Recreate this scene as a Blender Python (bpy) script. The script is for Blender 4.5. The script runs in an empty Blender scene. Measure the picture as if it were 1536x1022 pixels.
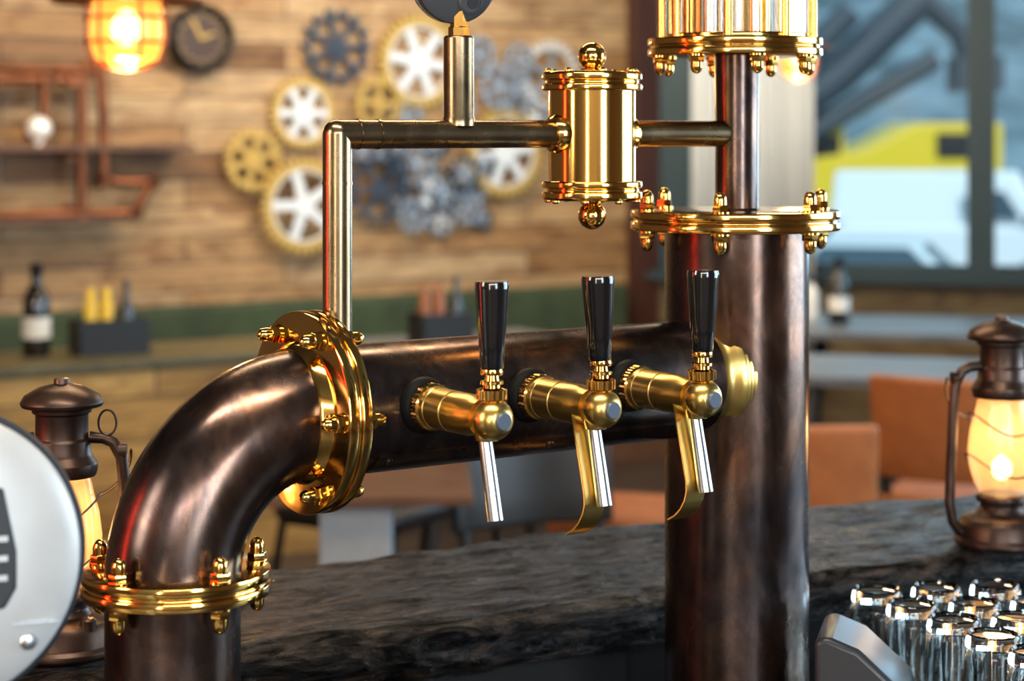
import bpy, math, random
from mathutils import Vector, Matrix, noise
random.seed(4)
V=Vector
scene=bpy.context.scene
try:
    scene.view_settings.view_transform='Standard'
except Exception: pass
pi=math.pi

# ------------------------------------------------------------ materials
def _new(name):
    m=bpy.data.materials.new(name); m.use_nodes=True
    nt=m.node_tree; return m,nt,nt.nodes['Principled BSDF']
def mat(name,col,metal=0,rough=.5,emis=None,estr=0,trans=0,coat=0,alpha=1,ior=None,spec=None):
    m,nt,b=_new(name)
    b.inputs['Base Color'].default_value=(*col,1)
    b.inputs['Metallic'].default_value=metal
    b.inputs['Roughness'].default_value=rough
    b.inputs['Transmission Weight'].default_value=trans
    b.inputs['Coat Weight'].default_value=coat
    b.inputs['Alpha'].default_value=alpha
    if spec is not None: b.inputs['Specular IOR Level'].default_value=spec
    if ior: b.inputs['IOR'].default_value=ior
    if emis:
        b.inputs['Emission Color'].default_value=(*emis,1)
        b.inputs['Emission Strength'].default_value=estr
    return m
def coords(nt,scale=(1,1,1),rot=(0,0,0)):
    tc=nt.nodes.new('ShaderNodeTexCoord'); mp=nt.nodes.new('ShaderNodeMapping')
    mp.inputs['Scale'].default_value=scale; mp.inputs['Rotation'].default_value=rot
    nt.links.new(tc.outputs['Object'],mp.inputs['Vector']); return mp.outputs['Vector']
def ntex(nt,vec,scale,detail=6,rough=.6,dist=0):
    n=nt.nodes.new('ShaderNodeTexNoise'); n.inputs['Scale'].default_value=scale
    n.inputs['Detail'].default_value=detail; n.inputs['Roughness'].default_value=rough
    n.inputs['Distortion'].default_value=dist
    nt.links.new(vec,n.inputs['Vector']); return n.outputs['Fac']
def ramp(nt,fac,stops):
    r=nt.nodes.new('ShaderNodeValToRGB'); e=r.color_ramp.elements
    while len(e)<len(stops): e.new(.5)
    for i,(p,c) in enumerate(stops):
        e[i].position=p; e[i].color=(*c,1)
    nt.links.new(fac,r.inputs['Fac']); return r.outputs['Color']
def maprange(nt,fac,a,b,c,d):
    r=nt.nodes.new('ShaderNodeMapRange')
    for k,v in zip(('From Min','From Max','To Min','To Max'),(a,b,c,d)): r.inputs[k].default_value=v
    nt.links.new(fac,r.inputs['Value']); return r.outputs['Result']
def nmat(name,stops,vscale=(1,1,1),scale=8,metal=0,r0=.3,r1=.5,bump=0,bdist=.002,detail=6,dist=0,coat=0):
    m,nt,b=_new(name)
    vec=coords(nt,vscale); f=ntex(nt,vec,scale,detail,.6,dist)
    nt.links.new(ramp(nt,f,stops),b.inputs['Base Color'])
    f2=ntex(nt,vec,scale*2.3,4)
    nt.links.new(maprange(nt,f2,.3,.7,r0,r1),b.inputs['Roughness'])
    b.inputs['Metallic'].default_value=metal
    b.inputs['Coat Weight'].default_value=coat
    if bump:
        bp=nt.nodes.new('ShaderNodeBump'); bp.inputs['Strength'].default_value=bump
        bp.inputs['Distance'].default_value=bdist
        nt.links.new(f,bp.inputs['Height']); nt.links.new(bp.outputs['Normal'],b.inputs['Normal'])
    return m
def plankmat(name,cols,bw,bh,mortar=(.05,.03,.02),rough=.6,grain=.55):
    m,nt,b=_new(name)
    tc=nt.nodes.new('ShaderNodeTexCoord'); sp=nt.nodes.new('ShaderNodeSeparateXYZ'); cb=nt.nodes.new('ShaderNodeCombineXYZ')
    nt.links.new(tc.outputs['Object'],sp.inputs[0]); nt.links.new(sp.outputs[0],cb.inputs[0]); nt.links.new(sp.outputs[2],cb.inputs[1])
    br=nt.nodes.new('ShaderNodeTexBrick'); br.inputs['Scale'].default_value=1
    br.inputs['Brick Width'].default_value=bw; br.inputs['Row Height'].default_value=bh
    br.inputs['Mortar Size'].default_value=.004; br.inputs['Color1'].default_value=(0,0,0,1); br.inputs['Color2'].default_value=(1,1,1,1)
    br.inputs['Mortar'].default_value=(0,0,0,1); br.offset=.37; br.squash=1
    nt.links.new(cb.outputs[0],br.inputs['Vector'])
    base=ramp(nt,br.outputs['Color'],cols)
    g=ntex(nt,coords(nt,(2.2,2.2,30)),1.6,8,.65,.6)
    gr=ramp(nt,g,[(.3,(grain,grain*.9,grain*.8)),(.62,(1.15,1.12,1.08))])
    mx=nt.nodes.new('ShaderNodeMix'); mx.data_type='RGBA'; mx.blend_type='MULTIPLY'; mx.inputs[0].default_value=1
    nt.links.new(base,mx.inputs[6]); nt.links.new(gr,mx.inputs[7])
    mx2=nt.nodes.new('ShaderNodeMix'); mx2.data_type='RGBA'
    nt.links.new(br.outputs['Fac'],mx2.inputs[0]); nt.links.new(mx.outputs[2],mx2.inputs[6]); mx2.inputs[7].default_value=(*mortar,1)
    kn=ntex(nt,coords(nt,(1,1,3)),3.1,4,.6,1.2)
    kc=ramp(nt,kn,[(.36,(.55,.42,.32)),(.5,(1,1,1))])
    mx3=nt.nodes.new('ShaderNodeMix'); mx3.data_type='RGBA'; mx3.blend_type='MULTIPLY'; mx3.inputs[0].default_value=.8
    nt.links.new(mx2.outputs[2],mx3.inputs[6]); nt.links.new(kc,mx3.inputs[7])
    nt.links.new(mx3.outputs[2],b.inputs['Base Color']); b.inputs['Roughness'].default_value=rough
    return m
def patina_mat():
    m,nt,b=_new('patina_bronze')
    f=ntex(nt,coords(nt,(1,1,.45)),15,9,.66,.8)
    f3=ntex(nt,coords(nt,(1,1,.7)),5.0,6,.62,1.2)
    base=ramp(nt,f,[(.30,(.042,.032,.030)),(.5,(.115,.076,.061)),(.72,(.25,.145,.10))])
    tint=ramp(nt,f3,[(.36,(.66,.78,.98)),(.52,(1,.96,.93)),(.66,(1.3,1.03,.86))])
    mx=nt.nodes.new('ShaderNodeMix'); mx.data_type='RGBA'; mx.blend_type='MULTIPLY'; mx.inputs[0].default_value=1
    nt.links.new(base,mx.inputs[6]); nt.links.new(tint,mx.inputs[7]); nt.links.new(mx.outputs[2],b.inputs['Base Color'])
    b.inputs['Metallic'].default_value=.96
    f2=ntex(nt,coords(nt,(1,1,.5)),22,6,.65)
    nt.links.new(maprange(nt,f2,.32,.68,.16,.33),b.inputs['Roughness'])
    bp=nt.nodes.new('ShaderNodeBump'); bp.inputs['Strength'].default_value=.035; bp.inputs['Distance'].default_value=.001
    nt.links.new(f,bp.inputs['Height']); nt.links.new(bp.outputs['Normal'],b.inputs['Normal'])
    return m
M_patina=patina_mat()
M_brasspipe=nmat('aged_brass',[(.3,(.21,.15,.085)),(.55,(.29,.21,.12)),(.8,(.37,.27,.15))],(1,1,1),14,1,.22,.3)
M_brass=mat('polished_brass',(.80,.48,.13),1,.11)
M_brass2=nmat('satin_brass',[(.3,(.64,.43,.12)),(.7,(.70,.48,.15))],(1,1,1),12,1,.27,.30)
M_chrome=mat('chrome',(.66,.67,.69),1,.24)
M_steel=nmat('brushed_steel',[(.3,(.45,.45,.46)),(.7,(.62,.62,.63))],(1,1,.1),40,1,.22,.35)
M_black=mat('black_lacquer',(.006,.006,.007),0,.13,coat=.6)
M_blackm=mat('black_matte',(.008,.008,.009),0,.42)
M_collar=mat('black_collar',(.004,.004,.004),0,.55,spec=.12)
M_gauge=mat('gauge_black',(.022,.025,.030),0,.35)
M_grey=mat('grey_plastic',(.10,.115,.14),0,.4)
M_silverpl=nmat('silver_housing',[(.3,(.52,.52,.51)),(.7,(.58,.58,.57))],(1,1,1),20,.2,.36,.44)
M_glass=mat('clear_glass',(.97,1,1),0,.01,trans=1,ior=1.45)
M_lantern=nmat('lantern_bronze',[(.3,(.035,.023,.019)),(.7,(.10,.06,.045))],(1,1,1),18,.85,.3,.45)
M_flame=mat('flame',(1,.6,.2),0,.5,(1,.62,.22),16)
M_gold=mat('gear_gold',(.60,.40,.11),.45,.42)
M_gearw=mat('gear_white_metal',(.80,.85,.90),.3,.4)
M_geard=mat('gear_dark_steel',(.055,.075,.11),.5,.4)
M_gears=mat('gear_blue_steel',(.40,.47,.56),.55,.38)
M_copper=nmat('copper_pipe',[(.3,(.14,.05,.026)),(.7,(.30,.11,.05))],(1,1,1),12,.9,.3,.45)
M_darkwood=nmat('shelf_wood',[(.3,(.07,.035,.018)),(.7,(.16,.075,.04))],(1,6,6),4,0,.4,.6)
M_green=nmat('green_velvet',[(.3,(.018,.032,.015)),(.7,(.045,.07,.03))],(1,1,1),6,0,.7,.9)
M_leather=nmat('orange_leather',[(.3,(.32,.10,.03)),(.7,(.45,.15,.045))],(1,1,1),10,0,.38,.55,.1)
M_concrete=nmat('grey_laminate',[(.3,(.24,.27,.30)),(.7,(.36,.40,.44))],(1,1,1),5,0,.5,.7)
M_tabletop=nmat('grey_table',[(.3,(.08,.095,.11)),(.7,(.15,.17,.195))],(1,5,1),4,0,.3,.4)
M_floor=plankmat('floor_dark',[(0,(.03,.019,.013)),(1,(.06,.038,.026))],1.2,.15)
M_wallplank=plankmat('reclaimed_planks',[(0,(.17,.085,.035)),(.2,(.36,.21,.09)),(.55,(.50,.34,.18)),(.8,(.40,.28,.16)),(1,(.56,.41,.24))],1.35,.125,grain=.36)
M_panel=plankmat('honey_panel',[(0,(.42,.25,.07)),(1,(.58,.37,.12))],1.5,.16)
M_olive=plankmat('olive_panel',[(0,(.12,.09,.04)),(1,(.2,.15,.07))],1.5,.2)
M_post=nmat('redbrown_post',[(.3,(.035,.012,.008)),(.7,(.075,.024,.014))],(6,6,.6),4,0,.4,.6)
M_ceil=mat('ceiling_paint',(.05,.045,.04),0,.8)
M_wallw=mat('wall_paint_warm',(.16,.10,.06),0,.7)
M_wallf=plankmat('backbar_wall',[(0,(.30,.23,.17)),(1,(.48,.40,.32))],1.3,.3)
M_frame=mat('window_frame',(.02,.05,.065),.2,.4)
M_curtain=mat('curtain_cloth',(.72,.76,.78),0,.8)
M_paper=mat('label_white',(.75,.75,.72),0,.6)
M_yellow=mat('mustard_yellow',(.75,.5,.04),0,.4)

def counter_mat():
    m,nt,b=_new('hewn_dark_wood')
    g=ntex(nt,coords(nt,(4.5,15,15)),2.2,10,.68,2.4)
    g2=ntex(nt,coords(nt,(18,50,50)),3.0,6,.65,.6)
    g3=ntex(nt,coords(nt,(5,9,9)),2.5,3,.5,.8)
    nt.links.new(ramp(nt,g,[(.40,(.0012,.001,.001)),(.52,(.006,.004,.0035)),(.60,(.035,.018,.011)),(.74,(.12,.060,.032))]),b.inputs['Base Color'])
    nt.links.new(maprange(nt,g2,.35,.62,.55,.20),b.inputs['Roughness'])
    nt.links.new(maprange(nt,g,.40,.60,.05,.42),b.inputs['Specular IOR Level'])
    ad=nt.nodes.new('ShaderNodeMath'); ad.operation='MULTIPLY_ADD'; ad.inputs[1].default_value=.4
    nt.links.new(g2,ad.inputs[0]); nt.links.new(g,ad.inputs[2])
    ad2=nt.nodes.new('ShaderNodeMath'); ad2.operation='MULTIPLY_ADD'; ad2.inputs[1].default_value=.8
    nt.links.new(g3,ad2.inputs[0]); nt.links.new(ad.outputs[0],ad2.inputs[2])
    bp=nt.nodes.new('ShaderNodeBump'); bp.inputs['Strength'].default_value=1; bp.inputs['Distance'].default_value=.035
    nt.links.new(ad2.outputs[0],bp.inputs['Height']); nt.links.new(bp.outputs['Normal'],b.inputs['Normal'])
    return m
M_counter=counter_mat()
def pane_mat():
    m=bpy.data.materials.new('window_pane'); m.use_nodes=True; nt=m.node_tree; nt.nodes.clear()
    o=nt.nodes.new('ShaderNodeOutputMaterial'); t=nt.nodes.new('ShaderNodeBsdfTransparent'); g=nt.nodes.new('ShaderNodeBsdfGlossy'); x=nt.nodes.new('ShaderNodeMixShader')
    t.inputs[0].default_value=(.94,.99,1,1); g.inputs['Roughness'].default_value=.15; x.inputs[0].default_value=.004
    nt.links.new(t.outputs[0],x.inputs[1]); nt.links.new(g.outputs[0],x.inputs[2]); nt.links.new(x.outputs[0],o.inputs[0]); return m
M_pane=pane_mat()
def glowglass(name,col,emi,es,fac):
    m=bpy.data.materials.new(name); m.use_nodes=True; nt=m.node_tree; b=nt.nodes['Principled BSDF']
    b.inputs['Base Color'].default_value=(*col,1); b.inputs['Roughness'].default_value=.12
    b.inputs['Emission Color'].default_value=(*emi,1); b.inputs['Emission Strength'].default_value=es
    t=nt.nodes.new('ShaderNodeBsdfTransparent'); x=nt.nodes.new('ShaderNodeMixShader'); x.inputs[0].default_value=fac
    o=nt.nodes['Material Output']
    nt.links.new(t.outputs[0],x.inputs[1]); nt.links.new(b.outputs[0],x.inputs[2]); nt.links.new(x.outputs[0],o.inputs[0]); return m
M_lglass=glowglass('lantern_frosted_glass',(.55,.38,.2),(1,.56,.20),.24,.58)
M_amber=glowglass('amber_glass',(.8,.4,.08),(1,.42,.06),1.0,.6)

# ------------------------------------------------------------ mesh builder
def frame(o,z,x=None):
    z=V(z).normalized()
    if x is None: x=V((1,0,0)) if abs(z.x)<.9 else V((0,1,0))
    x=V(x); y=z.cross(x).normalized(); x=y.cross(z).normalized()
    m=Matrix.Identity(4)
    for i in range(3):
        m[i][0]=x[i]; m[i][1]=y[i]; m[i][2]=z[i]; m[i][3]=o[i]
    return m
def T(x,y,z): return Matrix.Translation((x,y,z))
def RZ(a): return Matrix.Rotation(a,4,'Z')
def cham(prof,c):
    out=[prof[0]]
    for i in range(1,len(prof)-1):
        a,b,d=V(prof[i-1]),V(prof[i]),V(prof[i+1])
        l1,l2=(a-b).length,(d-b).length
        if l1<2.2*c or l2<2.2*c or (a-b).angle(d-b)>2.6: out.append(tuple(b)); continue
        p=b+(a-b)*(c/l1); q=b+(d-b)*(c/l2); mid=(p+q)/2*.6+b*.4
        out+= [tuple(p),tuple(mid),tuple(q)]
    out.append(prof[-1]); return out
class MB:
    def __init__(s): s.v=[]; s.f=[]
    def add(s,vs,fs,M=None):
        o=len(s.v)
        for p in vs:
            p=V(p); s.v.append(M@p if M else p)
        for f in fs: s.f.append([i+o for i in f])
    def lathe(s,prof,M=None,seg=48,c=0,a0=0):
        if c: prof=cham(prof,c)
        vs=[];fs=[];rings=[]
        for r,z in prof:
            if r<1e-6:
                rings.append([len(vs)]); vs.append((0,0,z))
            else:
                rings.append(list(range(len(vs),len(vs)+seg)))
                for k in range(seg):
                    a=a0+2*pi*k/seg; vs.append((r*math.cos(a),r*math.sin(a),z))
        for A,B in zip(rings,rings[1:]):
            for k in range(seg):
                k2=(k+1)%seg
                if len(A)==1 and len(B)==1: break
                if len(A)==1: fs.append([A[0],B[k2],B[k]])
                elif len(B)==1: fs.append([A[k],A[k2],B[0]])
                else: fs.append([A[k],A[k2],B[k2],B[k]])
        if len(rings[0])>1: fs.append(rings[0][::-1])
        if len(rings[-1])>1: fs.append(rings[-1][:])
        s.add(vs,fs,M)
    def sweep(s,pts,rad,seg=24,M=None,cap=True):
        pts=[V(p) for p in pts]; n=len(pts)
        if not isinstance(rad,(list,tuple)): rad=[rad]*n
        tg=[(pts[min(i+1,n-1)]-pts[max(i-1,0)]).normalized() for i in range(n)]
        nx=tg[0].orthogonal().normalized(); vs=[];fs=[]
        for i in range(n):
            if i: 
                q=tg[i-1].rotation_difference(tg[i]); nx=(q@nx).normalized()
            ny=tg[i].cross(nx)
            for k in range(seg):
                a=2*pi*k/seg; vs.append(pts[i]+(nx*math.cos(a)+ny*math.sin(a))*rad[i])
        for i in range(n-1):
            for k in range(seg):
                k2=(k+1)%seg; fs.append([i*seg+k,i*seg+k2,(i+1)*seg+k2,(i+1)*seg+k])
        if cap: fs.append(list(range(seg))[::-1]); fs.append([(n-1)*seg+k for k in range(seg)])
        s.add(vs,fs,M)
    def box(s,size,cen=(0,0,0),M=None):
        x,y,z=[d/2 for d in size]; c=V(cen)
        vs=[c+V((a*x,b*y,d*z)) for a in(-1,1) for b in(-1,1) for d in(-1,1)]
        s.add(vs,[[0,1,3,2],[4,6,7,5],[0,4,5,1],[2,3,7,6],[0,2,6,4],[1,5,7,3]],M)
    def prism(s,pts,z0,z1,M=None):
        n=len(pts); vs=[(x,y,z0) for x,y in pts]+[(x,y,z1) for x,y in pts]
        fs=[list(range(n))[::-1],list(range(n,2*n))]+[[i,(i+1)%n,n+(i+1)%n,n+i] for i in range(n)]
        s.add(vs,fs,M)
    def ring(s,ro,ri,z0,z1,M=None,teeth=0,td=0,seg=64):
        out=[]
        if teeth:
            for k in range(teeth):
                for da,r in ((-.28,ro-td),(-.16,ro),(.16,ro),(.28,ro-td)):
                    a=2*pi*(k+da)/teeth; out.append((r,a))
        else:
            out=[(ro,2*pi*k/seg) for k in range(seg)]
        n=len(out); vs=[]
        for z in (z0,z1):
            for r,a in out: vs.append((r*math.cos(a),r*math.sin(a),z))
            for r,a in out: vs.append((ri*math.cos(a),ri*math.sin(a),z))
        fs=[]
        for i in range(n):
            j=(i+1)%n
            fs.append([2*n+i,2*n+j,3*n+j,3*n+i]); fs.append([i,n+i,n+j,j])
            fs.append([i,j,2*n+j,2*n+i]); fs.append([n+i,3*n+i,3*n+j,n+j])
        s.add(vs,fs,M)
    def ribbon(s,path,w,th,M=None):
        path=[V(p) for p in path]; w=V(w); n=len(path); vs=[];fs=[]
        for i,p in enumerate(path):
            t=(path[min(i+1,n-1)]-path[max(i-1,0)]).normalized(); nn=t.cross(w.normalized())*th/2
            vs+=[p-w/2-nn,p+w/2-nn,p+w/2+nn,p-w/2+nn]
        for i in range(n-1):
            for k in range(4):
                k2=(k+1)%4; fs.append([i*4+k,i*4+k2,(i+1)*4+k2,(i+1)*4+k])
        fs+=[[3,2,1,0],[(n-1)*4+k for k in range(4)]]
        s.add(vs,fs,M)
    def obj(s,name,m,parent=None,M=None,bevel=0,ang=35,smooth=True,sub=0):
        """no M: verts are world coords; with M: verts stay local and object is placed by M"""
        me=bpy.data.meshes.new(name)
        off=V(parent.location) if parent else V((0,0,0))
        me.from_pydata([tuple(p if M else p-off) for p in s.v],[],s.f); me.update()
        me.materials.append(m)
        if smooth:
            for p in me.polygons: p.use_smooth=True
            me.set_sharp_from_angle(angle=math.radians(ang))
        o=bpy.data.objects.new(name,me); scene.collection.objects.link(o)
        if parent: o.parent=parent
        if M: o.matrix_basis=Matrix.Translation(-off)@M
        if bevel:
            b=o.modifiers.new('bevel','BEVEL'); b.width=bevel; b.segments=3; b.limit_method='ANGLE'
        if sub:
            b=o.modifiers.new('sub','SUBSURF'); b.levels=sub; b.render_levels=sub
        return o
def empty(name,loc):
    e=bpy.data.objects.new(name,None); e.location=loc; e.empty_display_size=.05
    scene.collection.objects.link(e); return e

def acorn(mb,M,sc=1.0):
    S=M@Matrix.Scale(sc,4)
    mb.lathe([(0,0),(.0098,0),(.0098,.0018),(0,.0018)],S,20)
    mb.lathe([(0,.0015),(.0088,.0015),(.0088,.0085),(.006,.0095)],S,6,.0006,a0=.4)
    mb.lathe([(.0066,.008),(.0068,.014),(.0062,.0175),(.0046,.0205),(.002,.0222),(0,.0225)],S,20)
def flange(mb,bolts,M,R,r0,th,nb,rb,a0,sc=1,sides=(1,-1)):
    h=th/2
    mb.lathe([(r0,-h),(R,-h),(R,-h*.18),(R-.0035,-h*.16),(R-.0035,h*.16),(R,h*.18),(R,h),(r0,h)],M,96,.0013)
    for k in range(nb):
        a=a0+2*pi*k/nb
        P=M@T(rb*math.cos(a),rb*math.sin(a),0)
        if 1 in sides: acorn(bolts,P@T(0,0,h),sc)
        if -1 in sides: acorn(bolts,P@Matrix.Rotation(pi,4,'X')@T(0,0,h),sc)

# ------------------------------------------------------------ BEER TOWER
al=math.radians(35)
u=V((math.cos(al),math.sin(al),0)); n=V((-math.sin(al),math.cos(al),0)); up=V((0,0,1))
P0=V((-.1495,1.885,1.338))
def AX(t,z=1.338):
    p=P0+u*t; return V((p.x,p.y,z))
WORK=.94; R=.06; b_r=.139
F=AX(-.0466); Vp=F-u*b_r; C=AX(.4787)
tower=empty('beer_tower',(Vp.x,Vp.y,WORK))
mb=MB()
mb.sweep([AX(-.05),AX(.1),AX(.25),AX(.44)],R,96)
arc=[]
for i in range(33):
    a=pi/2*i/32
    arc.append(F+V((0,0,-b_r))+(-math.sin(a)*u+math.cos(a)*up)*b_r)
mb.sweep(arc,R,96)
mb.lathe([(R,WORK),(R,1.338-b_r)],T(Vp.x,Vp.y,0),96)
mb.obj('pipe_body',M_patina,tower)
mb=MB()
mb.lathe([(.0774,WORK),(.0774,1.50)],T(C.x,C.y,0),128)
mb.lathe([(.031,1.51),(.0232,1.516),(.0232,1.60),(.0245,1.68)],T(C.x,C.y,0),64)
mb.obj('main_column',M_patina,tower)
mb=MB();bo=MB()
for c,r in ((Vp,R),(C,.0774)):
    q=r+.03 if r<.07 else r+.012
    mb.lathe([(0,WORK),(q,WORK),(q,WORK+.008),(r,WORK+.010)],T(c.x,c.y,0),96,.001)
FM=frame(F,u,up)
flange(mb,bo,FM,.094,.05,.024,6,.081,pi/6,.95)
VB=V((Vp.x+.003,Vp.y,1.338-b_r))
flange(mb,bo,frame(VB,up,(1,0,0)),.0835,.05,.022,5,.0735,math.radians(-122))
flange(mb,bo,frame((C.x-.002,C.y,1.503),up,(1,0,0)),.1125,.02,.021,6,.1,math.radians(15))
flange(mb,bo,frame((C.x-.002,C.y,1.689),up,(1,0,0)),.094,.02,.019,8,.083,math.radians(10),.92,(-1,))
mb.lathe([(R,0.012),(R+.006,.012),(R+.003,.02),(R,.023)],FM,96)
mb.lathe([(R,0.012),(R+.006,.012),(R+.003,.02),(R,.023)],frame(F,-u,up),96)
mb.obj('flanges',M_brass,tower)
bo.obj('acorn_bolts',M_brass,tower)
mb=MB()
prc=[(.0604,-.014),(.0612,-.009),(.0640,-.004),(.0675,-.001),(.0690,.002)]
for k in range(7):
    q=.004+.0045*k; prc+=[(.0700,q),(.0705,q+.0012),(.0700,q+.0024),(.0694,q+.0034)]
prc+=[(.069,.037),(.05,.038)]
mb.lathe(prc,frame(AX(.4787-.052),u,up),128)
mb.obj('saddle_collar',M_brass2,tower)
mb=MB()
vs=[];fs=[];ns=24
for i,t in enumerate((.0,.392)):
    for rr in (.0622,.0585):
        for k in range(ns+1):
            a=math.radians(-40-100*k/ns)
            d=-n*math.cos(a)+up*math.sin(a)
            vs.append(AX(t)+d*rr)
m_=2*(ns+1)
for k in range(ns):
    fs.append([k,k+1,m_+k+1,m_+k])
fs.append([0,m_,m_+ns+1,ns+1])
fs.append([ns,ns+ns+1,m_+ns+ns+1,m_+ns])
for b0 in (0,m_):
    for k in range(ns): fs.append([b0+k,b0+k+1,b0+ns+2+k,b0+ns+1+k])
mb.add(vs,fs)
for t in (.015,.2,.38):
    a=math.radians(-50); d=-n*math.cos(a)+up*math.sin(a)
    mb.lathe([(0,-.002),(.0045,-.002),(.0045,.0012),(.003,.002),(0,.002)],frame(AX(t)+d*.0622,d,u),16)
mb.obj('cover_plate',M_patina,tower)
zb=1.596; tv=-.0174
mb=MB()
mb.sweep([AX(tv,1.39),AX(tv,1.45),AX(tv,1.52),AX(tv,zb)],.0139,48)
mb.sweep([AX(tv,zb),AX(.06,zb),AX(.15,zb),AX(.3,zb),AX(.468,zb)],.0139,48)
mb.lathe([(max(.0139*math.cos(-pi/2+pi*i/16),0) if 0<i<16 else 0,.0139*math.sin(-pi/2+pi*i/16)) for i in range(17)],frame(AX(tv,zb),(u-up).normalized(),n),48)
for t in (.004,.026,.255,.315):
    mb.sweep([AX(t-.0012,zb),AX(t+.0012,zb)],.0145,48)
mb.sweep([AX(tv,1.5488),AX(tv,1.5512)],.0145,48)
G=AX(.119)
mb.lathe([(.0160,1.604),(.0160,1.611),(.0150,1.613),(.0150,1.690),(.0135,1.692),(0,1.692)],T(G.x,G.y,0),48,.0004)
mb.obj('brass_tube',M_brasspipe,tower)
mb=MB()
mb.lathe([(.019,1.392),(.019,1.401),(.0145,1.405)],T(AX(tv).x,AX(tv).y,0),48,.001)
mb.lathe([(.0085,1.69),(.0085,1.716)],T(G.x,G.y,0),6)
mb.lathe([(.0102,1.692),(.0102,1.700),(.009,1.701)],T(G.x,G.y,0),6)
K=AX(.2825); KM=T(K.x,K.y,1.594)
mb.lathe([(0,-.052),(.0447,-.052),(.0447,.052),(0,.052)],KM,96)
for s in (1,-1):
    Q=KM@(Matrix.Identity(4) if s>0 else Matrix.Rotation(pi,4,'X'))
    mb.lathe([(0,.046),(.0505,.046),(.0515,.0475),(.0515,.0525),(.048,.0535),(.048,.0565),(.0515,.0575),(.0515,.063),(.0495,.0655),(.014,.0665),(.0105,.069),(0,.069)],Q,96,.0006)
    pr=[(.0085,.066)]
    for i in range(17):
        a=-pi/2+.45+(pi-.45)*i/16
        pr.append((max(.0145*math.cos(a),0) if i<16 else 0,.0815+.0145*math.sin(a)))
    mb.lathe(pr,Q,48)
    for k in range(8):
        a=2*pi*k/8+.2
        mb.lathe([(0,.062),(.0042,.062),(.0042,.067),(.0025,.0688),(0,.069)],Q@T(.0455*math.cos(a),.0455*math.sin(a),0),12)
for s in (1,-1):
    mb.lathe([(.0147,.040),(.020,.0405),(.019,.049),(.0155,.053)],frame((K.x,K.y,zb),u*s,up),48)
for k in range(8):
    a=2*pi*k/8+math.radians(10)+pi/8
    mb.lathe([(.0048,1.695),(.0048,1.87)],T(C.x+.0815*math.cos(a),C.y+.0815*math.sin(a),0),16)
mb.lathe([(.02,1.869),(.095,1.869),(.095,1.888),(.03,1.892),(0,1.9)],T(C.x,C.y,0),96,.001)
mb.lathe([(.02,1.697),(.079,1.697),(.079,1.703),(.02,1.705)],T(C.x,C.y,0),96,.001)
for k in range(3):
    a=2*pi*k/3+.9
    mb.lathe([(.011,1.70),(.011,1.87)],T(C.x+.048*math.cos(a),C.y+.048*math.sin(a),0),24)
mb.obj('brass_canister_and_rods',M_brass,tower)
mb=MB()
mb.lathe([(.03,1.70),(.03,1.87)],T(C.x,C.y,0),48)
for k in range(3):
    a=2*pi*k/3+.9+pi/3
    mb.lathe([(.011,1.70),(.011,1.87)],T(C.x+.048*math.cos(a),C.y+.048*math.sin(a),0),24)
mb.obj('inner_steel_tubes',M_chrome,tower)
mb=MB()
mb.ring(.0735,.0705,1.702,1.870,T(C.x,C.y,0),seg=96)
mb.obj('sight_glass',M_glass,tower)
gd=V((.22,-.93,-.22)).normalized()
GM=frame((G.x-.004,G.y,1.744),gd,(1,0,0))
mb=MB()
mb.lathe([(0,-.016),(.037,-.016),(.0395,-.013),(.0395,.009),(.0375,.013),(.033,.0145),(0,.0145)],GM,72)
mb.lathe([(0,.014),(.0125,.014),(.0125,.0165),(.0095,.0175),(.0095,.0155),(0,.0155)],GM@T(.013,-.017,0),32)
mb.obj('pressure_gauge_case',mat('gauge_case',(.045,.05,.058),0,.35),tower)
mb=MB()
mb.lathe([(.0398,-.018),(.0418,-.017),(.0418,-.006),(.0398,-.005)],GM,72,.0006)
mb.obj('pressure_gauge_bezel',M_chrome,tower)
mb=MB()
mb.lathe([(0,.0150),(.0055,.0150),(.0055,.0172),(0,.0172)],GM@T(.015,-.018,0),24)
mb.obj('gauge_plug',M_blackm,tower)

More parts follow.
